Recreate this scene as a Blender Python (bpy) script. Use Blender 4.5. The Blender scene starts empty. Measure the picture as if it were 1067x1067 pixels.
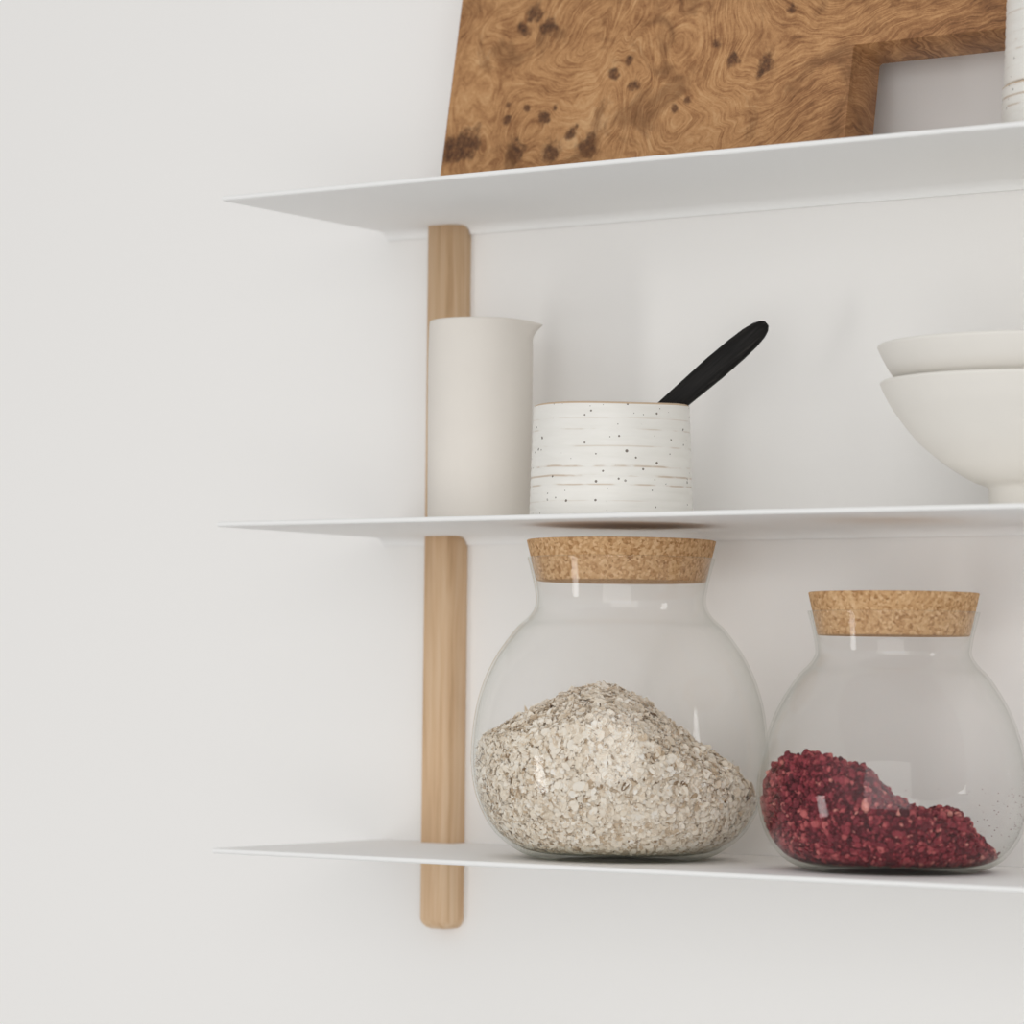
import bpy, bmesh, math, random
import numpy as np
from mathutils import Vector, Matrix

SC = bpy.context.scene
C = SC.collection
random.seed(4)
rng = np.random.default_rng(7)
PI = math.pi

# ------------------------------------------------------------------ helpers
def link(name, me, mats, parent=None):
    me.name = name
    o = bpy.data.objects.new(name, me)
    for m in (mats if isinstance(mats, (list, tuple)) else [mats]):
        me.materials.append(m)
    C.objects.link(o)
    if parent is not None:
        o.parent = parent
    return o

def tag(o, label=None, cat=None, group=None, kind=None):
    if label: o['label'] = label
    if cat: o['category'] = cat
    if group: o['group'] = group
    if kind: o['kind'] = kind
    return o

def smooth(me, on=True):
    me.polygons.foreach_set('use_smooth', [on] * len(me.polygons))
    me.update()

def from_bm(bm, sm=True):
    bmesh.ops.recalc_face_normals(bm, faces=bm.faces)
    me = bpy.data.meshes.new('m')
    bm.to_mesh(me); bm.free()
    smooth(me, sm)
    return me

def spline(pts, n=10):
    """Catmull-Rom through (r,z) points."""
    out = []
    P = [Vector(p) for p in pts]
    for i in range(len(P) - 1):
        p0 = P[i - 1] if i else P[0] * 2 - P[1]
        p1, p2 = P[i], P[i + 1]
        p3 = P[i + 2] if i + 2 < len(P) else P[-1] * 2 - P[-2]
        for k in range(n):
            t = k / n
            out.append(0.5 * ((2 * p1) + (p2 - p0) * t + (2 * p0 - 5 * p1 + 4 * p2 - p3) * t * t
                              + (3 * p1 - p0 - 3 * p2 + p3) * t ** 3))
    out.append(P[-1])
    return [(max(v[0], 0.0), v[1]) for v in out]

def lathe(prof, seg=96, matfn=None, disp=None):
    """Closed or open profile of (r,z) from axis to axis; r=0 ends become poles."""
    bm = bmesh.new()
    rings = []
    for r, z in prof:
        if r < 1e-6:
            rings.append([bm.verts.new((0, 0, z))])
        else:
            ring = []
            for k in range(seg):
                a = 2 * PI * k / seg
                rr, zz = (r, z) if disp is None else disp(r, z, a)
                ring.append(bm.verts.new((rr * math.cos(a), rr * math.sin(a), zz)))
            rings.append(ring)
    for i in range(len(rings) - 1):
        A, B = rings[i], rings[i + 1]
        mi = matfn(i) if matfn else 0
        for k in range(seg):
            k2 = (k + 1) % seg
            if len(A) == 1 and len(B) == 1: continue
            if len(A) == 1: f = bm.faces.new((A[0], B[k2], B[k]))
            elif len(B) == 1: f = bm.faces.new((A[k], A[k2], B[0]))
            else: f = bm.faces.new((A[k], A[k2], B[k2], B[k]))
            f.material_index = mi
    return from_bm(bm)

# ------------------------------------------------------------------ node helpers
class NT:
    def __init__(s, name):
        s.m = bpy.data.materials.new(name); s.m.use_nodes = True
        s.t = s.m.node_tree; s.t.nodes.clear()
        s.out = s.n('ShaderNodeOutputMaterial')
    def n(s, typ, **kw):
        nd = s.t.nodes.new(typ)
        for k, v in kw.items(): setattr(nd, k, v)
        return nd
    def l(s, a, b): s.t.links.new(a, b)
    def put(s, sock, v):
        if hasattr(v, 'is_output') or isinstance(v, bpy.types.NodeSocket): s.l(v, sock)
        else: sock.default_value = v
    def math(s, op, a, b=0.0, c=0.0, clamp=False):
        nd = s.n('ShaderNodeMath', operation=op, use_clamp=clamp)
        s.put(nd.inputs[0], a); s.put(nd.inputs[1], b)
        if op in ('MULTIPLY_ADD', 'SMOOTH_MAX', 'SMOOTH_MIN'): s.put(nd.inputs[2], c)
        return nd.outputs[0]
    def vmath(s, op, a, b=(0, 0, 0), scale=None):
        nd = s.n('ShaderNodeVectorMath', operation=op)
        s.put(nd.inputs[0], a); s.put(nd.inputs[1], b)
        if scale is not None: s.put(nd.inputs['Scale'], scale)
        return nd.outputs['Value'] if op in ('DISTANCE', 'LENGTH', 'DOT_PRODUCT') else nd.outputs[0]
    def coord(s): return s.n('ShaderNodeTexCoord').outputs['Object']
    def mapping(s, v, scale=(1, 1, 1), loc=(0, 0, 0), rot=(0, 0, 0)):
        nd = s.n('ShaderNodeMapping')
        s.l(v, nd.inputs[0]); nd.inputs['Scale'].default_value = scale
        nd.inputs['Location'].default_value = loc; nd.inputs['Rotation'].default_value = rot
        return nd.outputs[0]
    def noise(s, v, scale, detail=3, rough=0.5, dist=0.0, col=False):
        nd = s.n('ShaderNodeTexNoise')
        s.l(v, nd.inputs['Vector']); nd.inputs['Scale'].default_value = scale
        nd.inputs['Detail'].default_value = detail; nd.inputs['Roughness'].default_value = rough
        nd.inputs['Distortion'].default_value = dist
        return nd.outputs['Color'] if col else nd.outputs[0]
    def voro(s, v, scale, out='Distance', feature='F1', rnd=1.0):
        nd = s.n('ShaderNodeTexVoronoi', feature=feature)
        s.l(v, nd.inputs['Vector']); nd.inputs['Scale'].default_value = scale
        nd.inputs['Randomness'].default_value = rnd
        return nd.outputs[out]
    def ramp(s, f, stops, interp='LINEAR'):
        nd = s.n('ShaderNodeValToRGB'); cr = nd.color_ramp; cr.interpolation = interp
        while len(cr.elements) < len(stops): cr.elements.new(0.5)
        for e, (p, c) in zip(cr.elements, stops):
            e.position = p; e.color = (*c, 1) if len(c) == 3 else c
        s.l(f, nd.inputs[0]); return nd.outputs[0]
    def step(s, f, a, b):
        nd = s.n('ShaderNodeMapRange', interpolation_type='SMOOTHSTEP')
        s.put(nd.inputs['Value'], f)
        nd.inputs['From Min'].default_value = a; nd.inputs['From Max'].default_value = b
        return nd.outputs[0]
    def mix(s, f, a, b, mode='MIX'):
        nd = s.n('ShaderNodeMix', data_type='RGBA', blend_type=mode)
        s.put(nd.inputs[0], f)
        for sock, v in ((nd.inputs[6], a), (nd.inputs[7], b)):
            if isinstance(v, tuple): sock.default_value = (*v, 1)
            else: s.l(v, sock)
        return nd.outputs[2]
    def bsdf(s, col, rough=0.6, spec=0.4, bump=None, bstr=0.3, bdist=0.001, **kw):
        b = s.n('ShaderNodeBsdfPrincipled')
        if isinstance(col, tuple): b.inputs['Base Color'].default_value = (*col, 1)
        else: s.l(col, b.inputs['Base Color'])
        s.put(b.inputs['Roughness'], rough); b.inputs['Specular IOR Level'].default_value = spec
        for k, v in kw.items(): b.inputs[k].default_value = v
        if bump is not None:
            bn = s.n('ShaderNodeBump'); bn.inputs['Strength'].default_value = bstr
            bn.inputs['Distance'].default_value = bdist
            s.l(bump, bn.inputs['Height']); s.l(bn.outputs[0], b.inputs['Normal'])
        s.l(b.outputs[0], s.out.inputs[0])
        return s.m

def srgb(r, g, b):
    f = lambda c: (c / 255 / 12.92) if c / 255 <= 0.04045 else ((c / 255 + 0.055) / 1.055) ** 2.4
    return (f(r), f(g), f(b))

# ------------------------------------------------------------------ materials
def mat_wall():
    t = NT('wall_paint'); v = t.coord()
    n = t.noise(v, 220, 3)
    c = t.mix(t.noise(v, 1.3, 2), (0.895, 0.881, 0.862), (0.905, 0.893, 0.877))
    return t.bsdf(c, 0.85, 0.2, n, 0.08, 0.0006)

def mat_shelf():
    t = NT('white_powder_coat'); v = t.coord()
    return t.bsdf((0.90, 0.897, 0.888), 0.75, 0.25, t.noise(v, 900, 2), 0.04, 0.0003)

def mat_post():
    t = NT('pale_oak'); v = t.coord()
    w = t.noise(t.mapping(v, (1, 1, 0.12)), 40, 3, 0.5)
    vv = t.vmath('ADD', v, t.vmath('SCALE', t.vmath('SUBTRACT', t.noise(t.mapping(v, (1, 1, 0.2)), 22, 2, col=True), (0.5, 0.5, 0.5)), scale=0.012))
    g = t.noise(t.mapping(vv, (1, 1, 0.035)), 160, 4, 0.6)
    g2 = t.noise(t.mapping(vv, (1, 1, 0.02)), 420, 3, 0.6)
    f = t.math('ADD', t.math('MULTIPLY', g, 0.7), t.math('MULTIPLY', g2, 0.3))
    c = t.ramp(f, [(0.30, srgb(182, 144, 106)), (0.46, srgb(214, 180, 143)), (0.62, srgb(224, 195, 162)), (0.8, srgb(207, 172, 135))])
    c = t.mix(t.math('MULTIPLY', t.step(w, 0.52, 0.72), 0.35), c, srgb(165, 127, 90))
    return t.bsdf(c, 0.5, 0.35, f, 0.15, 0.0006)

KN = [(0.0675,0.1338,0.0075),(0.0591,0.1215,0.0070),(0.0808,0.1214,0.0084),(0.0630,0.1299,0.0042),(0.1421,0.0788,0.0050),(0.1554,0.0875,0.0046),
      (0.1606,0.0656,0.0050),(0.2403,0.0789,0.0056),(0.2654,0.0729,0.0080),(0.2257,0.0910,0.0040),(0.1162,0.0419,0.0028),(0.0849,0.0497,0.0060),
      (0.0696,0.0584,0.0038),(0.0514,0.0513,0.0046),(0.0196,0.0373,0.0140),(0.0077,0.0330,0.0120),(0.0656,0.0276,0.0084),(0.1262,0.0282,0.0090),
      (0.1112,0.0366,0.0060),(0.2827,0.1129,0.0042),(0.1951,0.0489,0.0030),(0.2055,0.0529,0.0028),(0.0961,0.0581,0.0035),
      (0.0536,0.0649,0.0035),(0.2610,0.0650,0.0042),(0.0967,0.0235,0.0098),(0.172,0.150,0.007),(0.30,0.17,0.006),(0.235,0.19,0.008)]
SWIRL = [(0.066,0.126,0.050,0.9),(0.150,0.080,0.034,0.6),(0.255,0.077,0.040,0.8),(0.065,0.030,0.055,0.9),(0.118,0.030,0.030,0.6),(0.19,0.165,0.05,0.7),(0.20,0.035,0.03,-0.5),(0.11,0.10,0.04,-0.6)]

def mat_burl():
    t = NT('burl_wood'); v = t.coord()
    sep = t.n('ShaderNodeSeparateXYZ'); t.l(v, sep.inputs[0])
    flat = t.n('ShaderNodeCombineXYZ'); t.l(sep.outputs[0], flat.inputs[0]); t.l(sep.outputs[2], flat.inputs[2])
    # grain field: contour lines of a warped noise, curling round the swirls
    wn = t.vmath('SUBTRACT', t.noise(v, 30, 3, 0.55, col=True), (0.5, 0.5, 0.5))
    fv = t.vmath('ADD', flat.outputs[0], t.vmath('SCALE', wn, scale=0.016))
    F = t.math('MULTIPLY', t.noise(v, 11, 2, 0.5, 0.8), 2.2)
    for (a, z, r, k) in SWIRL:
        d = t.math('DIVIDE', t.vmath('DISTANCE', fv, (a, 0, z)), r)
        g = t.math('POWER', 2.718, t.math('MULTIPLY', t.math('MULTIPLY', d, d), -1.0))
        F = t.math('ADD', F, t.math('MULTIPLY', g, k))
    # towards the handle the grain straightens and rises to the right
    dirn = t.math('SUBTRACT', sep.outputs[2], t.math('MULTIPLY', sep.outputs[0], 0.30))
    straight = t.step(sep.outputs[0], 0.19, 0.34)
    wob = t.math('MULTIPLY', t.noise(v, 18, 3), 0.9)
    G = t.math('ADD', t.math('MULTIPLY_ADD', dirn, 24.0, 1.9), wob)
    mixf = t.n('ShaderNodeMix'); t.l(straight, mixf.inputs[0]); t.l(F, mixf.inputs[2]); t.l(G, mixf.inputs[3])
    FF = mixf.outputs[0]
    # fibres: noise drawn out along the grain field
    def fibre(kf, kp, det):
        cv = t.n('ShaderNodeCombineXYZ')
        t.l(t.math('MULTIPLY', FF, kf), cv.inputs[0])
        t.l(t.math('MULTIPLY', sep.outputs[0], kp), cv.inputs[1]); t.l(t.math('MULTIPLY', sep.outputs[2], kp), cv.inputs[2])
        return t.noise(cv.outputs[0], 1.0, det, 0.6)
    s1 = fibre(9.0, 34.0, 3); s2 = fibre(34.0, 60.0, 4)
    fine = t.noise(fv, 480, 3, 0.7)
    mid = t.noise(v, 38, 5, 0.65, 1.2)
    big = t.noise(v, 13, 3, 0.5, 0.6)
    val = t.math('ADD', t.math('MULTIPLY', s1, 0.24), t.math('MULTIPLY', s2, 0.30))
    val = t.math('ADD', val, t.math('MULTIPLY', fine, 0.12))
    val = t.math('ADD', val, t.math('MULTIPLY', mid, t.math('MULTIPLY_ADD', straight, -0.10, 0.22)))
    val = t.math('ADD', val, t.math('MULTIPLY', big, 0.14))
    c = t.ramp(val, [(0.34, srgb(96, 61, 38)), (0.44, srgb(150, 105, 67)), (0.53, srgb(188, 141, 95)), (0.65, srgb(214, 172, 126))])
    # the knots themselves
    K = None
    kn = t.math('MULTIPLY', t.math('SUBTRACT', t.noise(v, 120, 4, 0.6), 0.5), 2.1)
    for (a, z, r) in KN:
        d = t.math('DIVIDE', t.vmath('DISTANCE', fv, (a, 0, z)), r)
        m = t.step(t.math('ADD', d, kn), 1.25, 0.45)
        K = m if K is None else t.math('MAXIMUM', K, m)
    kc = t.ramp(t.noise(v, 260, 4, 0.6), [(0.35, srgb(58, 36, 24)), (0.52, srgb(96, 63, 42)), (0.68, srgb(135, 93, 58))])
    c = t.mix(t.math('MULTIPLY', K, 0.9), c, kc)
    # loose dark clouds around the knots
    cl = t.math('MULTIPLY', t.step(t.noise(v, 26, 4, 0.6, 1.0), 0.52, 0.72), 0.62)
    c = t.mix(cl, c, srgb(104, 68, 40))
    return t.bsdf(c, 0.5, 0.3, val, 0.12, 0.0008)

def mat_cork():
    t = NT('cork'); v = t.coord()
    cell = t.n('ShaderNodeTexVoronoi'); t.l(v, cell.inputs['Vector']); cell.inputs['Scale'].default_value = 540
    sp = t.n('ShaderNodeSeparateColor'); t.l(cell.outputs['Color'], sp.inputs[0])
    f = t.math('ADD', t.math('MULTIPLY', sp.outputs[0], 0.45), t.math('MULTIPLY', t.noise(v, 380, 4, 0.65), 0.55))
    c = t.ramp(f, [(0.18, srgb(140, 100, 62)), (0.34, srgb(184, 141, 97)), (0.55, srgb(204, 164, 120)), (0.8, srgb(222, 188, 148))])
    dk = t.step(t.noise(v, 700, 2), 0.66, 0.72)
    c = t.mix(t.math('MULTIPLY', dk, 0.5), c, srgb(120, 82, 52))
    return t.bsdf(c, 0.8, 0.2, f, 0.4, 0.0006)

def mat_glass():
    # clear thin-walled glass: straight transmission, Schlick reflection, a grey-green tint along grazing paths
    t = NT('clear_glass')
    g = t.n('ShaderNodeNewGeometry')
    c = t.math('ABSOLUTE', t.vmath('DOT_PRODUCT', g.outputs['Normal'], g.outputs['Incoming']))
    k = t.math('SUBTRACT', 1.0, c, clamp=True)
    F = t.math('MULTIPLY_ADD', t.math('POWER', k, 5.0), 0.45, 0.018)
    tint = t.mix(t.math('POWER', k, 4.0), (0.998, 0.998, 0.997), (0.84, 0.85, 0.83))
    # the thick foot of the jar is a little greener and greyer
    sep = t.n('ShaderNodeSeparateXYZ'); t.l(t.coord(), sep.inputs[0])
    tint = t.mix(t.step(sep.outputs[2], 0.012, 0.0015), tint, t.mix(t.math('POWER', k, 1.5), (0.95, 0.955, 0.945), (0.66, 0.68, 0.63)))
    tr = t.n('ShaderNodeBsdfTransparent'); t.l(tint, tr.inputs[0])
    gl = t.n('ShaderNodeBsdfGlossy'); gl.inputs['Roughness'].default_value = 0.015
    gl.inputs['Color'].default_value = (1, 1, 1, 1)
    mx = t.n('ShaderNodeMixShader'); t.l(F, mx.inputs[0]); t.l(tr.outputs[0], mx.inputs[1]); t.l(gl.outputs[0], mx.inputs[2])
    t.l(mx.outputs[0], t.out.inputs[0])
    return t.m

def mat_tone(name, stops, rough=0.8, spec=0.2, thin=0.0):
    t = NT(name)
    a = t.n('ShaderNodeAttribute', attribute_name='tone', attribute_type='GEOMETRY')
    v = t.coord()
    f = t.math('ADD', a.outputs['Fac'], t.math('MULTIPLY', t.math('SUBTRACT', t.noise(v, 600, 2), 0.5), 0.22))
    c = t.ramp(f, stops)
    if not thin: return t.bsdf(c, rough, spec)
    d = t.n('ShaderNodeBsdfDiffuse'); tl = t.n('ShaderNodeBsdfTranslucent'); mx = t.n('ShaderNodeMixShader')
    t.l(c, d.inputs[0]); t.l(c, tl.inputs[0]); mx.inputs[0].default_value = thin
    t.l(d.outputs[0], mx.inputs[1]); t.l(tl.outputs[0], mx.inputs[2]); t.l(mx.outputs[0], t.out.inputs[0])
    return t.m

def mat_plain_ceramic(name, col):
    t = NT(name); v = t.coord()
    c = t.mix(t.noise(v, 60, 4), col, tuple(x * 0.965 for x in col))
    return t.bsdf(c, 0.75, 0.25, t.noise(v, 1200, 2), 0.06, 0.0003)

def mat_speckled(bands):
    t = NT('speckled_glaze'); v = t.coord()
    sep = t.n('ShaderNodeSeparateXYZ'); t.l(v, sep.inputs[0]); z = sep.outputs[2]
    base = t.mix(t.noise(t.mapping(v, (1, 1, 4)), 40, 4), srgb(242, 240, 235), srgb(231, 228, 221))
    # bare clay lines where the glaze runs thin over the throwing ridges
    zw = t.math('ADD', z, t.math('MULTIPLY', t.math('SUBTRACT', t.noise(t.mapping(v, (1, 1, 0.2)), 14, 2), 0.5), 0.004))
    L = None
    for zb, w, k in bands:
        m = t.math('MULTIPLY', t.step(t.math('ABSOLUTE', t.math('SUBTRACT', zw, zb)), w, w * 0.25), k)
        L = m if L is None else t.math('MAXIMUM', L, m)
    brk = t.step(t.noise(t.mapping(v, (1, 1, 3)), 45, 3), 0.42, 0.60)
    c = t.mix(t.math('MULTIPLY', t.math('MULTIPLY', L, brk), 0.75), base, srgb(190, 166, 142))
    vo = t.n('ShaderNodeTexVoronoi'); t.l(v, vo.inputs['Vector']); vo.inputs['Scale'].default_value = 240
    sp = t.n('ShaderNodeSeparateColor'); t.l(vo.outputs['Color'], sp.inputs[0])
    size = t.math('MULTIPLY', t.math('POWER', sp.outputs[0], 3.0), 0.26)
    keep = t.step(sp.outputs[1], 0.30, 0.36)
    spk = t.math('MULTIPLY', t.math('LESS_THAN', vo.outputs['Distance'], size), keep)
    c = t.mix(t.math('MULTIPLY', spk, 0.85), c, srgb(82, 68, 52))
    return t.bsdf(c, 0.38, 0.4, t.noise(t.mapping(v, (1, 1, 5)), 60, 3), 0.12, 0.001)

def mat_black_wood():
    t = NT('black_stained_wood'); v = t.coord()
    g = t.noise(t.mapping(v, (0.06, 1, 1)), 420, 4, 0.65)
    c = t.ramp(g, [(0.35, srgb(14, 13, 12)), (0.6, srgb(30, 28, 27)), (0.78, srgb(58, 54, 51))])
    return t.bsdf(c, 0.6, 0.2, g, 0.25, 0.0005)

M_WALL, M_SHELF, M_POST, M_BURL, M_CORK, M_GLASS = mat_wall(), mat_shelf(), mat_post(), mat_burl(), mat_cork(), mat_glass()
M_SPECK = mat_speckled([(0.0590, 0.0007, 0.55), (0.0475, 0.0008, 0.5), (0.0340, 0.0010, 0.95), (0.0275, 0.0010, 0.95), (0.0215, 0.0008, 0.9), (0.0105, 0.0006, 0.3), (0.0665, 0.0006, 0.4)])
M_CLAY = mat_plain_ceramic('bare_clay', srgb(206, 182, 156))
M_JUG = mat_plain_ceramic('matte_white_stoneware', srgb(231, 225, 217))
M_BOWL = mat_plain_ceramic('matte_cream_ceramic', srgb(238, 234, 227))
M_BLACK = mat_black_wood()
M_OATS = mat_tone('oat_flakes', [(0.0, srgb(128, 104, 78)), (0.12, srgb(206, 184, 156)), (0.3, srgb(240, 228, 210)), (0.7, srgb(250, 243, 231)), (1.0, srgb(253, 249, 242))], 0.85, thin=0.15)
M_FRUIT = mat_tone('dried_fruit_crumb', [(0.0, srgb(72, 26, 32)), (0.35, srgb(122, 44, 54)), (0.65, srgb(152, 62, 70)), (0.85, srgb(186, 96, 96)), (1.0, srgb(214, 146, 134))], 0.75)

# ------------------------------------------------------------------ measurements (metres; wall face at y=0, camera towards -y)
Z1, Z2, Z3 = 0.27385, 0.04074, -0.19065       # top faces of the three shelves
TH, FL = 0.0036, 0.0062                        # sheet thickness, rear lip
DEP, XL, XR = 0.200, -0.0495, 1.15
YAW = 0.60104
RH = Vector((math.cos(YAW), math.sin(YAW), 0))  # picture-right on the floor plan
FW = Vector((-math.sin(YAW), math.cos(YAW), 0)) # away from the camera

# ------------------------------------------------------------------ wall
bm = bmesh.new()
bmesh.ops.create_cube(bm, size=1)
for v in bm.verts:
    v.co = Vector((v.co.x * 6.0, (v.co.y + 0.5) * 0.1, v.co.z * 3.0))
w = link('wall_back', from_bm(bm, False), M_WALL)
tag(w, 'plain white painted wall behind the shelves', 'wall', kind='structure')

# ------------------------------------------------------------------ upright
PW, PD = 0.0277, 0.0179
def post_section():
    pts = [(0.0, 0.0)]
    r = 0.0016
    for k in range(5):
        a = PI - k / 4 * PI / 2
        pts.append((r + r * math.cos(a), -PD + r - r * math.sin(a)))
    cx, rx, ry = 0.0172, PW - 0.0172, PD - 0.0012
    for k in range(13):
        a = k / 12 * PI / 2
        pts.append((cx + rx * math.sin(a), -PD + ry - ry * math.cos(a)))
    pts.append((PW, 0.0))
    return pts
sec = post_section()
ZB, ZT = -0.2545, Z1 - TH
bm = bmesh.new(); rings = []
R0 = 0.0085
levels = [(ZB + R0 * (1 - math.cos(k / 8 * PI / 2)), R0 * (1 - math.sin(k / 8 * PI / 2))) for k in range(9)] + [(ZT, 0)]
for z, ins in levels:
    ring = []
    for x, y in sec:
        xm = PW / 2
        sx = (PW / 2 - ins) / (PW / 2)
        sy = (PD - ins * 0.8) / PD
        ring.append(bm.verts.new((xm + (x - xm) * sx, y * sy, z)))
    rings.append(ring)
n = len(sec)
for A, B in zip(rings, rings[1:]):
    for k in range(n): bm.faces.new((A[k], A[(k + 1) % n], B[(k + 1) % n], B[k]))
bm.faces.new(rings[0]); bm.faces.new(rings[-1])
o = link('shelf_upright', from_bm(bm), M_POST)
tag(o, 'pale wooden upright with rounded foot, fixed to the wall behind the shelves', 'upright')

# ------------------------------------------------------------------ shelves: sheet with a rounded front edge and a coved rear lip, notched round the upright
def shelf_mesh():
    # profile in (y,z), top face at z=0
    def prof(yb, lip):
        p = []
        r = TH / 2
        for k in range(9):                       # rounded front edge
            a = PI / 2 + k / 8 * PI
            p.append((-DEP + r + r * math.cos(a), -r + r * math.sin(a)))
        if lip:
            c = 0.0105
            for k in range(9):                   # cove down to the lip
                a = k / 8 * PI / 2
                p.append((yb - 0.0022 - c + c * math.sin(a), -TH - FL + FL * math.cos(a)))
            p.append((yb - 0.0004, -TH - FL))
        else:
            p.append((yb, -TH))
        p.append((yb, 0.0))
        return p
    bm = bmesh.new()
    def run(x0, x1, yb, lip):
        P = prof(yb, lip)
        A = [bm.verts.new((x0, y, z)) for y, z in P]; B = [bm.verts.new((x1, y, z)) for y, z in P]
        m = len(P)
        for k in range(m):
            bm.faces.new((A[k], A[(k + 1) % m], B[(k + 1) % m], B[k]))
        bm.faces.new(A); bm.faces.new(B)
    g = 0.0004
    run(XL, -g, -0.0003, True)
    run(-g, PW + g, -PD - g, False)
    run(PW + g, XR, -0.0003, True)
    return from_bm(bm)
me = shelf_mesh()
def auto(o, ang=0.6):
    bpy.context.view_layer.objects.active = o
    me = o.data
    me.set_sharp_from_angle(angle=ang)
sh = link('wall_shelf', me, M_SHELF); auto(sh)
LB = ['white sheet-metal wall shelf at the top, carrying the burl wood board',
      'white sheet-metal wall shelf in the middle, carrying jug, cup and bowls',
      'white sheet-metal wall shelf at the bottom, carrying the two glass jars']
for i, z in enumerate((Z1, Z2, Z3)):
    o = sh if i == 0 else sh.copy()
    if i: C.objects.link(o)
    o.location = (0, 0, z)
    tag(o, LB[i], 'shelf', 'white wall shelves')

# ------------------------------------------------------------------ burl serving board, leaning on the wall
LEAN = math.atan(0.19); BT = 0.039; BH = 0.236
bm = bmesh.new()
outl = [(0, 0), (0.3335, 0), (0.3335, 0.0803), (0.4695, 0.0803), (0.4695, 0.158), (0.3335, 0.158), (0.3335, BH), (0, BH)]
vs = [bm.verts.new((x, 0, z)) for x, z in outl]
f = bm.faces.new(vs)
ex = bmesh.ops.extrude_face_region(bm, geom=[f])
for v in [e for e in ex['geom'] if isinstance(e, bmesh.types.BMVert)]: v.co.y += BT
bmesh.ops.recalc_face_normals(bm, faces=bm.faces)
vert_edges = [e for e in bm.edges if abs(e.verts[0].co.y - e.verts[1].co.y) > 0.01]
bmesh.ops.bevel(bm, geom=vert_edges, offset=0.002, segments=2, affect='EDGES', profile=0.5)
rim = [e for e in bm.edges if len(e.link_faces) == 2 and e.calc_face_angle(0) > 1.2]
bmesh.ops.bevel(bm, geom=rim, offset=0.0011, segments=2, affect='EDGES', profile=0.5)
bd = link('serving_board', from_bm(bm), M_BURL); auto(bd, 0.4)
bd.location = (0.0566, -0.046 - BT * math.cos(LEAN), Z1 + BT * math.sin(LEAN) + 0.0002)
bd.rotation_euler = (-LEAN, 0, 0)
tag(bd, 'thick burl wood serving board with a stub handle, leaning on the top shelf', 'serving board')

# ------------------------------------------------------------------ ceramic cups with throwing ridges
def cup_profile(H, r0, r1, wall=0.0042):
    n = 120
    out = []
    ridges = [(0.0055, .5), (0.0105, .5), (0.016, .6), (0.0215, .9), (0.0275, 1.), (0.034, 1.), (0.041, .7), (0.0475, .8), (0.053, .6), (0.059, .8), (0.0665, .7), (0.072, .4)]
    rad = lambda z: r0 + (r1 - r0) * (z / 0.0775)
    out += [(0, 0.0012), (r0 - 0.006, 0.0012), (r0 - 0.0045, 0.0), (r0 - 0.0012, 0.0)]
    for k in range(n + 1):
        z = 0.0008 + (H - 0.0022) * k / n
        b = sum(a * math.exp(-((z - zz) / 0.0011) ** 2) for zz, a in ridges)
        edge = min(1.0, (z / 0.004) ** 0.5)
        out.append((rad(z) - 0.0005 * b - 0.0012 * (1 - edge), z))
    i0 = len(out)
    rt = rad(H)
    for k in range(1, 8):
        a = k / 8 * PI
        out.append((rt - wall / 2 + wall / 2 * math.cos(a) - 0.0002, H - 0.0014 + 0.0014 * math.sin(a)))
    i1 = len(out)
    for z in (H - 0.0030, H * 0.8, H * 0.5, H * 0.25, 0.010): out.append((rad(z) - wall, z))
    out += [(r0 - wall - 0.0015, 0.0065), (r0 - wall - 0.006, 0.0050), (0, 0.0048)]
    return out, i0, i1
P, i0, i1 = cup_profile(0.0775, 0.0560, 0.0533)
wob = lambda r, z, a: (r * (1 + 0.004 * math.sin(2 * a + 1) + 0.0022 * math.sin(3 * a + z * 40)), z + (0.0006 * math.sin(a * 2 + 0.7) + 0.0004 * math.sin(a * 3)) * min(1, z / 0.07) * (1 if z > 0.002 else 0))
cup = link('ceramic_cup', lathe(P, 128, lambda i: 1 if i0 - 1 <= i < i1 else 0, wob), [M_SPECK, M_CLAY])
CUP = Vector((0.2303, -0.118, Z2)); cup.location = CUP
tag(cup, 'speckled white ridged ceramic cup holding the black spoon on middle shelf', 'cup', 'speckled ridged ceramics')
cup2 = cup.copy(); C.objects.link(cup2)
P, i0, i1 = cup_profile(0.0358, 0.0528, 0.0520)
dish = link('ceramic_dish', lathe(P, 128, lambda i: 1 if i0 - 1 <= i < i1 else 0, wob), [M_SPECK, M_CLAY])
dish.location = (0.5738, -0.1, Z1)
tag(dish, 'low white ridged dish with brown rim, under the cup beside the board handle', 'dish', 'speckled ridged ceramics')
cup2.location = (0.5738, -0.1, Z1 + 0.0364); cup2.scale = (0.925, 0.925, 0.95); cup2.rotation_euler = (0, 0, 2.2)
tag(cup2, 'white ridged ceramic cup stacked on a low dish beside the board handle', 'cup', 'speckled ridged ceramics')

# ------------------------------------------------------------------ black spoon leaning in the cup
bm = bmesh.new()
ang = math.atan2(0.1346 - 0.0785, 0.1065 - 0.0424)
# local frame: x along the spoon (towards the tip), y across (in the plane of the lean), z through
SL = [(-0.121, .0015, .0012), (-0.1195, .0075, .0020), (-0.114, .0128, .0026), (-0.104, .0160, .0028), (-0.094, .0150, .0028), (-0.084, .0100, .0030), (-0.074, .0066, .0034),
      (-0.05, .0070, .0040), (-0.02, .0070, .0046), (0.01, .0079, .0053), (0.04, .0088, .0055), (0.06, .0085, .0055), (0.072, .0078, .0052), (0.080, .0064, .0046), (0.0845, .0046, .0036), (0.087, .0022, .0018)]
def lerp_sections(S, n=5):
    o = []
    for i in range(len(S) - 1):
        for k in range(n):
            t = k / n
            o.append(tuple(S[i][j] * (1 - t) + S[i + 1][j] * t for j in range(3)))
    o.append(S[-1]); return o
rings = []
SL = [(x * 0.74 if x < -0.06 else x * (0.9 if x < -0.04 else 1), a, b) for x, a, b in SL]
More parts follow.
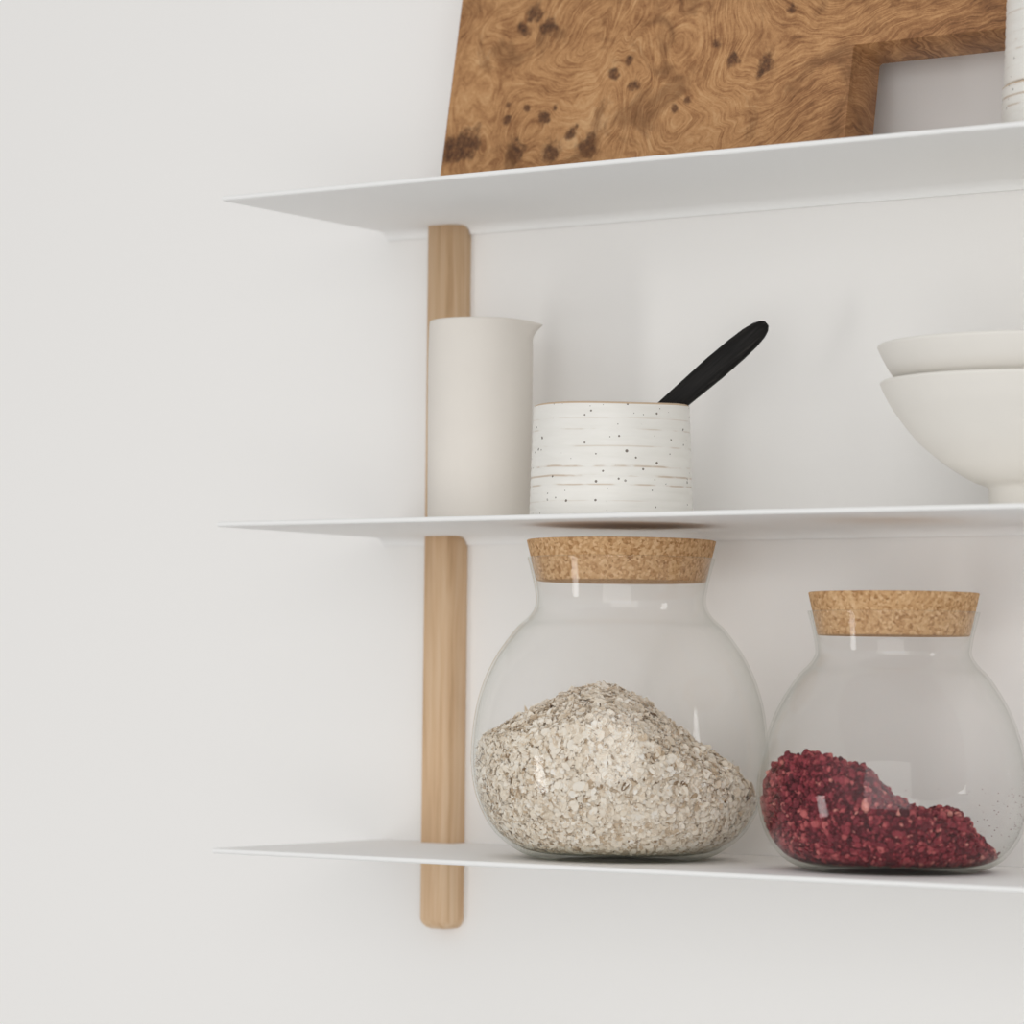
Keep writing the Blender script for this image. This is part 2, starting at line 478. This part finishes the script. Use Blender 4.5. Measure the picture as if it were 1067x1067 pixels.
for x, a, b in lerp_sections(SL, 3):
    dish_z = -0.0035 * math.exp(-((x + 0.075) / 0.012) ** 2)
    ring = []
    for k in range(20):
        th = 2 * PI * k / 20
        c, s = math.cos(th), math.sin(th)
        yy = a * math.copysign(abs(c) ** 0.8, c); zz = b * math.copysign(abs(s) ** 0.8, s)
        q = max(0.0, 1 - (yy / max(a, 1e-5)) ** 2)
        ring.append(bm.verts.new((x, yy, zz + dish_z * q * (1.0 if zz > 0 else 0.75))))
    rings.append(ring)
for A, B in zip(rings, rings[1:]):
    for k in range(20): bm.faces.new((A[k], A[(k + 1) % 20], B[(k + 1) % 20], B[k]))
bm.faces.new(rings[0]); bm.faces.new(rings[-1])
sp = link('spoon', from_bm(bm), M_BLACK)
ax = (RH * math.cos(ang) + Vector((0, 0, 1)) * math.sin(ang)).normalized()
up = (-RH * math.sin(ang) + Vector((0, 0, 1)) * math.cos(ang)).normalized()
th = ax.cross(up)
mw = Matrix((ax, up, th)).transposed().to_4x4()
mw.translation = CUP + RH * 0.0402 + Vector((0, 0, 0.0785))
sp.matrix_world = mw
tag(sp, 'black wooden spoon leaning out of the ridged white cup', 'spoon')

# ------------------------------------------------------------------ stoneware jug
JH = 0.1465
def jug_prof():
    o = [(0, 0.0012), (0.031, 0.0012), (0.0325, 0), (0.0352, 0.0)]
    pts = spline([(0.0362, 0.0008), (0.0368, 0.004), (0.0370, 0.02), (0.0373, 0.067), (0.0376, 0.112), (0.0373, 0.136), (0.0370, JH - 0.0012)], 8)
    o += pts
    o += [(0.0366, JH - 0.0003), (0.0358, JH), (0.0349, JH - 0.0005), (0.0344, JH - 0.0016)]
    o += spline([(0.0342, JH - 0.004), (0.0345, 0.12), (0.0340, 0.06), (0.0335, 0.012), (0.030, 0.0065), (0.02, 0.005)], 6)
    o.append((0, 0.005))
    return o
A0 = YAW - 0.10
def spout(r, z, a):
    d = (a - A0 + PI) % (2 * PI) - PI
    t = max(0.0, (z - (JH - 0.0145)) / 0.0145)
    if r < 0.03: return r, z
    g = math.exp(-(d / 0.26) ** 2)
    pinch = math.exp(-((abs(d) - 0.55) / 0.22) ** 2)
    return r + 0.0085 * g * t ** 2.2 - 0.0012 * pinch * t ** 1.5, z - 0.0020 * g * t
jug = link('milk_jug', lathe(jug_prof(), 160, None, spout), M_JUG)
jug.location = (0.0935, -0.08, Z2)
tag(jug, 'tall straight off-white stoneware jug with a small spout on middle shelf', 'jug')

# ------------------------------------------------------------------ stacked footed bowls
def bowl_prof():
    o = [(0, 0.006), (0.024, 0.006), (0.0265, 0.0), (0.0293, 0.0), (0.0299, 0.002), (0.0300, 0.0135), (0.0312, 0.0156)]
    o += spline([(0.0340, 0.0168), (0.0415, 0.0198), (0.0570, 0.0294), (0.0751, 0.0447), (0.0897, 0.0631), (0.0958, 0.0735), (0.0992, 0.0808)], 8)
    o += [(0.0991, 0.0817), (0.0984, 0.0822), (0.0974, 0.0819)]
    o += spline([(0.0966, 0.0806), (0.0930, 0.0735), (0.0865, 0.0635), (0.0720, 0.0480), (0.0540, 0.0335), (0.03, 0.0235), (0.012, 0.0215)], 8)
    o.append((0, 0.0213))
    return o
bowl = link('footed_bowl', lathe(bowl_prof(), 160), M_BOWL)
bowl.location = (0.5419, -0.103, Z2)
tag(bowl, 'cream footed bowl standing on the middle shelf, lower of two stacked bowls', 'bowl', 'stacked cream bowls')
b2 = bowl.copy(); C.objects.link(b2); b2.location = (0.5419, -0.103, Z2 + 0.0245)
b2.scale = (1.017, 1.017, 0.985)
tag(b2, 'cream bowl nested inside the footed bowl, upper of two stacked bowls', 'bowl', 'stacked cream bowls')

# ------------------------------------------------------------------ glass jars
def offset(prof, t):
    o = []
    n = len(prof)
    for i, (r, z) in enumerate(prof):
        a = prof[max(i - 1, 0)]; b = prof[min(i + 1, n - 1)]
        d = Vector((b[0] - a[0], b[1] - a[1]))
        d.normalize()
        tt = t(z) if callable(t) else t
        o.append((max(r - d.y * tt, 0.0), z + d.x * tt))
    return o
def jar_profiles(outer_pts):
    outer = spline(outer_pts, 9)
    H = outer[-1][1]
    wall = lambda z: 0.0016 + 0.0022 * math.exp(-(z / 0.010)) + 0.0004 * math.exp(-((H - z) / 0.003))
    inner = offset(outer, wall)
    inner = [p for p in inner if p[0] > 0.002]
    return outer, inner
J1 = [(0.0, 0.0016), (0.030, 0.0010), (0.050, 0.0002), (0.0573, 0.0007), (0.0690, 0.0050), (0.0850, 0.0175), (0.0957, 0.0359), (0.1008, 0.0560), (0.1014, 0.0785), (0.0972, 0.1079), (0.0872, 0.1341), (0.0722, 0.1560), (0.0645, 0.1632), (0.0597, 0.1695), (0.0583, 0.1765), (0.0596, 0.1860), (0.0622, 0.1970), (0.0644, 0.2045)]
J2 = [(0.0, 0.0016), (0.030, 0.0010), (0.049, 0.0002), (0.0570, 0.0007), (0.0712, 0.0078), (0.0819, 0.0220), (0.0873, 0.0388), (0.0882, 0.0543), (0.0842, 0.0792), (0.0755, 0.1041), (0.0631, 0.1245), (0.0552, 0.1330), (0.0514, 0.1385), (0.0506, 0.1430), (0.0520, 0.1520), (0.0542, 0.1612), (0.0560, 0.1672)]
def jar_mesh(pts):
    outer, inner = jar_profiles(pts)
    (ro, zo), (ri, zi) = outer[-1], inner[-1]
    lip = []
    for k in range(1, 6):
        a = k / 6 * PI
        m = (ro + ri) / 2; h = (ro - ri) / 2
        lip.append((m + h * math.cos(a), zo + h * 0.9 * math.sin(a)))
    prof = outer + lip + inner[::-1] + [(0.0, inner[0][1])]
    return lathe(prof, 144), inner
def cork_mesh(z0, r0, z1, r1):
    c = 0.0009
    f = lambda z: r0 + (r1 - r0) * (z - z0) / (z1 - z0)
    p = [(0, z0), (r0 - c, z0), (r0 - c * .3, z0 + c * .3), (f(z0 + c), z0 + c)]
    for k in range(1, 8):
        z = z0 + c + (z1 - z0 - 2 * c) * k / 8; p.append((f(z), z))
    p += [(f(z1 - c), z1 - c), (r1 - c * .3, z1 - c * .3), (r1 - c, z1), (0, z1)]
    return lathe(p, 96)
JC1, JC2 = Vector((0.2330, -0.1085, Z3 + 0.0002)), Vector((0.4403, -0.103, Z3 + 0.0002))
gm, IN1 = jar_mesh(J1)
def jar_root(loc):
    r = bpy.data.objects.new('glass_jar', None); C.objects.link(r); r.location = loc
    r.empty_display_size = 0.05
    return r
jar = jar_root(JC1); link('jar_body', gm, M_GLASS, jar)
tag(jar, 'large round glass jar with cork lid, filled with pale oats', 'jar', 'corked glass jars')
o = link('cork_lid', cork_mesh(0.1890, 0.0580, 0.2172, 0.0650), M_CORK, jar)
o['label'] = 'tan cork stopper'
gm, IN2 = jar_mesh(J2)
jar = jar_root(JC2); link('jar_body', gm, M_GLASS, jar)
tag(jar, 'smaller round glass jar with cork lid, holding dark red fruit crumbs', 'jar', 'corked glass jars')
o = link('cork_lid', cork_mesh(0.1522, 0.0494, 0.1803, 0.0556), M_CORK, jar)
o['label'] = 'tan cork stopper'

# ------------------------------------------------------------------ the heaps inside the jars
def heap(inner, hs, back, front, gap):
    """Top surface height field, limited by the inside of the glass."""
    zi = np.array([p[1] for p in inner]); ri = np.array([p[0] for p in inner])
    top = np.argmax(ri)
    def Rz(z): return np.interp(z, zi, ri) - gap
    S = np.array([h[0] for h in hs]); Hh = np.array([h[1] for h in hs])
    def H(s, t):
        t = t + 0.028                              # the ridge lies a little towards the front of the jar
        h = np.interp(s, S, Hh)
        return np.maximum(h - np.where(t > 0, back, front) * (np.sqrt(t * t + 0.012 ** 2) - 0.012), inner[0][1] + gap + 0.001)
    return Rz, H
def heap_surface(inner, Rz, H, nphi=128, ntop=26, nside=22):
    rows = []
    z0 = inner[0][1] + 0.0006
    for i in range(nphi):
        ph = 2 * PI * i / nphi
        cs, sn = math.cos(ph), math.sin(ph)
        rr = np.linspace(0, 0.11, 400)
        h = H(rr * cs, rr * sn)
        ok = rr <= Rz(h)
        k = np.argmax(~ok) if (~ok).any() else len(rr)
        rc = rr[max(k - 1, 1)]; hc = float(H(np.array([rc * cs]), np.array([rc * sn]))[0])
        row = []
        for q in np.linspace(0, 1, ntop + 1):
            row.append((rc * q, float(H(np.array([rc * q * cs]), np.array([rc * q * sn]))[0])))
        for q in np.linspace(0, 1, nside + 1)[1:]:
            z = hc + (z0 - hc) * q
            row.append((float(min(Rz(z), max(rc, Rz(z)))), z))
        row.append((0.0, z0))
        rows.append([(r * cs, r * sn, z) for r, z in row])
    return np.array(rows)                         # nphi x m x 3 in (s,t,z)
def to_xyz(a):
    out = np.empty_like(a)
    out[..., 0] = a[..., 0] * RH.x + a[..., 1] * FW.x
    out[..., 1] = a[..., 0] * RH.y + a[..., 1] * FW.y
    out[..., 2] = a[..., 2]
    return out
def grid_tris(G):
    n, m, _ = G.shape
    idx = np.arange(n * m).reshape(n, m)
    A = idx; B = np.roll(idx, -1, 0)
    q = np.stack([A[:, :-1], B[:, :-1], B[:, 1:], A[:, 1:]], -1).reshape(-1, 4)
    return G.reshape(-1, 3), q
def sample(G, N):
    V, Q = grid_tris(G)
    T = np.concatenate([Q[:, [0, 1, 2]], Q[:, [0, 2, 3]]])
    a, b, c = V[T[:, 0]], V[T[:, 1]], V[T[:, 2]]
    nr = np.cross(b - a, c - a); ar = np.linalg.norm(nr, axis=1)
    nr = nr / np.maximum(ar, 1e-12)[:, None]
    w = ar * np.where(np.minimum(np.minimum(a[:, 2], b[:, 2]), c[:, 2]) < V[:, 2].min() + 1e-4, 0.25, 1)
    pick = rng.choice(len(T), N, p=w / w.sum())
    u, v = rng.random(N), rng.random(N)
    fl = u + v > 1; u[fl], v[fl] = 1 - u[fl], 1 - v[fl]
    P = a[pick] + (b - a)[pick] * u[:, None] + (c - a)[pick] * v[:, None]
    nn = nr[pick]
    ctr = np.array([0, 0, V[:, 2].mean() * 0.6])
    sgn = np.sign(((P - ctr) * nn).sum(1)); sgn[sgn == 0] = 1
    return P, nn * sgn[:, None]
def clamp(P, inner, m=0.0003):
    zi = np.array([p[1] for p in inner]); ri = np.array([p[0] for p in inner])
    zmin = zi.min() + m
    P[..., 2] = np.maximum(P[..., 2], zmin)
    lim = np.interp(P[..., 2], zi, ri) - m
    r = np.hypot(P[..., 0], P[..., 1])
    s = np.minimum(1.0, lim / np.maximum(r, 1e-6))
    P[..., 0] *= s; P[..., 1] *= s
    return P
def mesh_from(name, V, polys, tones, mat, sm=True):
    me = bpy.data.meshes.new(name)
    me.from_pydata(V.tolist(), [], polys)
    at = me.attributes.new('tone', 'FLOAT', 'FACE')
    at.data.foreach_set('value', np.asarray(tones, dtype=np.float32))
    smooth(me, sm)
    return link(name, me, mat)
def frames(N, sig):
    N = N + rng.normal(0, 1, N.shape) * sig[:, None]
    N /= np.linalg.norm(N, axis=1)[:, None]
    r = rng.normal(0, 1, N.shape)
    U = np.cross(N, r); U /= np.linalg.norm(U, axis=1)[:, None]
    return U, np.cross(N, U), N

# oats
H1 = [(-0.13, 0.066), (-0.0978, 0.0785), (-0.0828, 0.0885), (-0.0567, 0.1030), (-0.0306, 0.1150), (-0.0143, 0.1180), (-0.0043, 0.1175), (0.0122, 0.1100), (0.0287, 0.0970), (0.0485, 0.0815), (0.0749, 0.0650), (0.0901, 0.0450), (0.13, 0.030)]
Rz, Hf = heap(IN1, H1, 1.0, 0.42, 0.0028)
G = heap_surface(IN1, Rz, Hf)
core_in = G.copy(); 
NF = 38000
P, Nn = sample(G, NF)
topm = Nn[:, 2] > 0.35
size = np.clip(rng.lognormal(math.log(0.00158), 0.45, NF), 0.0007, 0.0046)
U, W, Nn2 = frames(Nn, np.where(topm, 0.46, 0.32))
K = 8
th = np.linspace(0, 2 * PI, K, endpoint=False)
asp = rng.uniform(0.42, 0.95, NF)
cupd = rng.normal(0.0, 0.11, NF) * size
bend = rng.normal(0.0, 0.16, NF) * size
rad = size[:, None] * (1 + rng.normal(0, 0.10, (NF, K)))
ca, sa = np.cos(th)[None], np.sin(th)[None]
lift = (rng.random(NF) * 1.0 - 0.5) * 0.0024
ring = (P + Nn * lift[:, None])[:, None, :] + U[:, None] * (rad * ca)[..., None] + W[:, None] * (rad * sa * asp[:, None])[..., None] \
    + Nn2[:, None] * (cupd[:, None] + bend[:, None] * np.cos(2 * th)[None])[..., None]
cen = (P + Nn * lift[:, None])[:, None, :]
thick = np.concatenate([ring, cen + Nn2[:, None] * 0.00012], 1)   # each flake: an irregular cupped chip
thick = clamp(thick, IN1)
FV = to_xyz(thick).reshape(-1, 3)
base = (np.arange(NF) * (K + 1))[:, None]
k0 = np.arange(K); k1 = (k0 + 1) % K
t1 = np.stack([base + k0, base + k1, np.broadcast_to(base + K, (NF, K))], -1).reshape(-1, 3)
tone = np.clip(rng.normal(0.52, 0.21, NF), 0.16, 1)
dark = rng.random(NF) < 0.03; tone[dark] = rng.uniform(0.0, 0.12, dark.sum())
ft = np.repeat(tone, K)
# heap core beneath the flakes, toned darker as painted shade in the gaps
G2 = G.copy(); G2[..., :2] *= 0.985; G2[..., 2] -= 0.0010 * (G2[..., 2] > 0.01)
cv, cq = grid_tris(clamp(G2, IN1, 0.0012))
cv = to_xyz(cv)
polys = t1.tolist() + (cq + len(FV)).tolist()
oats = mesh_from('rolled_oats', np.concatenate([FV, cv]), polys, np.concatenate([ft, np.full(len(cq), 0.22)]), M_OATS, True)
oats.location = JC1
tag(oats, 'heap of pale rolled oats inside the larger glass jar', 'oats', kind='stuff')

# red fruit crumbs
H2 = [(-0.12, 0.045), (-0.0888, 0.0565), (-0.0814, 0.0685), (-0.0721, 0.0725), (-0.0534, 0.0755), (-0.0377, 0.0708), (-0.0203, 0.0666), (-0.0146, 0.0580), (-0.0033, 0.0478), (0.0092, 0.0417), (0.0185, 0.0395), (0.0341, 0.0415), (0.0435, 0.0315), (0.0498, 0.0223), (0.0622, 0.0135), (0.0672, 0.0080), (0.09, 0.002)]
Rz, Hs = heap(IN2, H2, 0.95, 0.16, 0.0028)
Hf = lambda a, b: np.maximum(Hs(a, b) + 0.0013 * np.sin(a * 410 + 2 * np.sin(b * 170)) * np.cos(b * 330 + 1.3 * np.sin(a * 260)), 0.006)
G = heap_surface(IN2, Rz, Hf)
NC = 10500
P, Nn = sample(G, NC)
bm = bmesh.new(); bmesh.ops.create_icosphere(bm, subdivisions=2, radius=1)
IV = np.array([v.co[:] for v in bm.verts]); IF = np.array([[v.index for v in f.verts] for f in bm.faces]); bm.free()
nv = len(IV)
size = np.clip(rng.lognormal(math.log(0.00122), 0.40, NC), 0.0005, 0.0036)
U, W, Nn2 = frames(Nn, np.full(NC, 3.0))
sc3 = size[:, None] * rng.uniform(0.65, 1.15, (NC, 3))
# lumpy: a few random facets pushed in or out per crumb
lump = np.ones((NC, nv))
for _ in range(5):
    d = rng.normal(0, 1, (NC, 3)); d /= np.linalg.norm(d, axis=1)[:, None]
    dot = d @ IV.T
    lump += rng.uniform(-0.30, 0.34, NC)[:, None] * np.clip((dot - 0.35) / 0.5, 0, 1)
lump += rng.normal(0, 0.06, lump.shape)
Lc = IV[None] * lump[..., None] * sc3[:, None]
lift = (rng.random(NC) - 0.55) * 0.0036
CV = (P + Nn * lift[:, None])[:, None] + Lc[..., :1] * U[:, None] + Lc[..., 1:2] * W[:, None] + Lc[..., 2:] * Nn2[:, None]
CV = clamp(CV, IN2)
# fine dust clinging to the glass at the right
ND = 90
CV = to_xyz(CV).reshape(-1, 3)
polys = (IF[None] + (np.arange(NC) * nv)[:, None, None]).reshape(-1, 3)
tone = np.clip(rng.normal(0.42, 0.22, NC), 0.0, 1)
lt = rng.random(NC) < 0.10; tone[lt] = rng.uniform(0.65, 0.98, lt.sum())
tn = np.repeat(tone, len(IF))
G2 = G.copy(); G2[..., :2] *= 0.985; G2[..., 2] -= 0.0012 * (G2[..., 2] > 0.008)
cv, cq = grid_tris(clamp(G2, IN2, 0.0012))
cv = to_xyz(cv)
ph = rng.normal(0.25, 0.5, ND); zz = rng.uniform(0.016, 0.056, ND)
zi = np.array([p[1] for p in IN2]); ri = np.array([p[0] for p in IN2])
rr = np.interp(zz, zi, ri) - 0.0004
D = np.stack([rr * np.cos(ph), rr * np.sin(ph), zz], -1)[:, None] + IV[None, :] * rng.uniform(0.00015, 0.00038, ND)[:, None, None]
D = to_xyz(D).reshape(-1, 3)
V = np.concatenate([CV, cv, D])
pl = polys.tolist() + (cq + len(CV)).tolist() + (IF[None] + (np.arange(ND) * nv)[:, None, None] + len(CV) + len(cv)).reshape(-1, 3).tolist()
fr = mesh_from('fruit_crumbs', V, pl, np.concatenate([tn, np.full(len(cq), 0.12), np.full(ND * len(IF), 0.3)]), M_FRUIT, False)
fr.location = JC2
tag(fr, 'dark red dried fruit crumbs heaped inside the smaller glass jar', 'dried fruit', kind='stuff')

# ------------------------------------------------------------------ light
wd = bpy.data.worlds.new('room_light'); SC.world = wd; wd.use_nodes = True
nt = wd.node_tree; nt.nodes.clear()
bg = nt.nodes.new('ShaderNodeBackground'); wo = nt.nodes.new('ShaderNodeOutputWorld')
tc = nt.nodes.new('ShaderNodeTexCoord')
dp = nt.nodes.new('ShaderNodeVectorMath'); dp.operation = 'DOT_PRODUCT'
dp.inputs[1].default_value = Vector((0.30, -0.94, 0.02)).normalized()   # added frontal glow, a little to the right, evening out the light
mr = nt.nodes.new('ShaderNodeMapRange'); mr.interpolation_type = 'SMOOTHSTEP'; cr = nt.nodes.new('ShaderNodeValToRGB')
nt.links.new(tc.outputs['Generated'], dp.inputs[0]); nt.links.new(dp.outputs['Value'], mr.inputs[0])
mr.inputs[1].default_value = 0.52; mr.inputs[2].default_value = 1.0
nt.links.new(mr.outputs[0], cr.inputs[0])
cr.color_ramp.elements[0].color = (0.43, 0.426, 0.42, 1); cr.color_ramp.elements[0].position = 0.0
cr.color_ramp.elements[1].color = (0.74, 0.737, 0.73, 1); cr.color_ramp.elements[1].position = 1.0
# added glow from below to brighten the shelf undersides
d2 = nt.nodes.new('ShaderNodeVectorMath'); d2.operation = 'DOT_PRODUCT'; d2.inputs[1].default_value = Vector((0, -0.45, -0.89)).normalized()
m2 = nt.nodes.new('ShaderNodeMapRange'); m2.interpolation_type = 'SMOOTHSTEP'
m2.inputs[1].default_value = 0.1; m2.inputs[2].default_value = 0.95; m2.inputs[3].default_value = 0.0; m2.inputs[4].default_value = 0.25
nt.links.new(tc.outputs['Generated'], d2.inputs[0]); nt.links.new(d2.outputs['Value'], m2.inputs[0])
ad = nt.nodes.new('ShaderNodeVectorMath'); ad.operation = 'ADD'
nt.links.new(cr.outputs[0], ad.inputs[0]); nt.links.new(m2.outputs[0], ad.inputs[1])
# added glow from the upper front to brighten shelf tops and heaps
d3 = nt.nodes.new('ShaderNodeVectorMath'); d3.operation = 'DOT_PRODUCT'; d3.inputs[1].default_value = Vector((0.2, -0.70, 0.68)).normalized()
m3 = nt.nodes.new('ShaderNodeMapRange'); m3.interpolation_type = 'SMOOTHSTEP'
m3.inputs[1].default_value = 0.3; m3.inputs[2].default_value = 0.98; m3.inputs[3].default_value = 0.0; m3.inputs[4].default_value = 0.75
nt.links.new(tc.outputs['Generated'], d3.inputs[0]); nt.links.new(d3.outputs['Value'], m3.inputs[0])
a3 = nt.nodes.new('ShaderNodeVectorMath'); a3.operation = 'ADD'
nt.links.new(ad.outputs[0], a3.inputs[0]); nt.links.new(m3.outputs[0], a3.inputs[1])
nt.links.new(a3.outputs[0], bg.inputs[0]); bg.inputs[1].default_value = 1.0
nt.links.new(bg.outputs[0], wo.inputs[0])

def window(loc, aim, sx_, sy_, power, col):
    l = bpy.data.lights.new('window_light', 'AREA'); l.shape = 'RECTANGLE'
    l.size, l.size_y, l.energy, l.color = sx_, sy_, power, col
    o = bpy.data.objects.new('window_light', l); C.objects.link(o)
    o.location = loc
    o.rotation_euler = (Vector(aim) - Vector(loc)).to_track_quat('-Z', 'Y').to_euler()
    return o
window((1.50, -2.55, -0.05), (0.35, -0.05, 0.0), 1.9, 1.9, 27, (1.0, 0.995, 0.985))   # large window behind the photographer
window((-1.45, -2.85, -0.80), (0.3, -0.1, -0.1), 0.46, 1.4, 20, (1.0, 0.99, 0.97))          # tall narrow window to the left

# ------------------------------------------------------------------ camera
cam = bpy.data.cameras.new('camera'); co = bpy.data.objects.new('camera', cam); C.objects.link(co)
pitch, roll = 0.05028, 0.010478
cy, sy, cp, sp_ = math.cos(YAW), math.sin(YAW), math.cos(pitch), math.sin(pitch)
fwd = Vector((-sy * cp, cy * cp, sp_)); rt = Vector((cy, sy, 0)); upv = rt.cross(fwd)
r2 = rt * math.cos(roll) + upv * math.sin(roll); u2 = -rt * math.sin(roll) + upv * math.cos(roll)
mw = Matrix((r2, u2, -fwd)).transposed().to_4x4(); mw.translation = (1.470386, -2.046147, -0.070031)
co.matrix_world = mw
cam.sensor_width = 36; cam.sensor_fit = 'HORIZONTAL'; cam.lens = 3495.05 / 1067 * 36
cam.clip_start = 0.05
cam.dof.use_dof = True; cam.dof.focus_distance = 2.25; cam.dof.aperture_fstop = 6.3
SC.camera = co

vs_ = SC.view_settings
SC.display_settings.display_device = 'sRGB'
vs_.view_transform = 'Standard'; vs_.look = 'None'; vs_.gamma = 1.0; vs_.use_curve_mapping = False
vs_.exposure = -0.64
SC.cycles.use_denoising = True
SC.cycles.max_bounces = 20; SC.cycles.transmission_bounces = 16; SC.cycles.glossy_bounces = 8
SC.cycles.diffuse_bounces = 6; SC.cycles.transparent_max_bounces = 16
SC.cycles.caustics_refractive = True; SC.cycles.caustics_reflective = True
SC.cycles.blur_glossy = 0.5
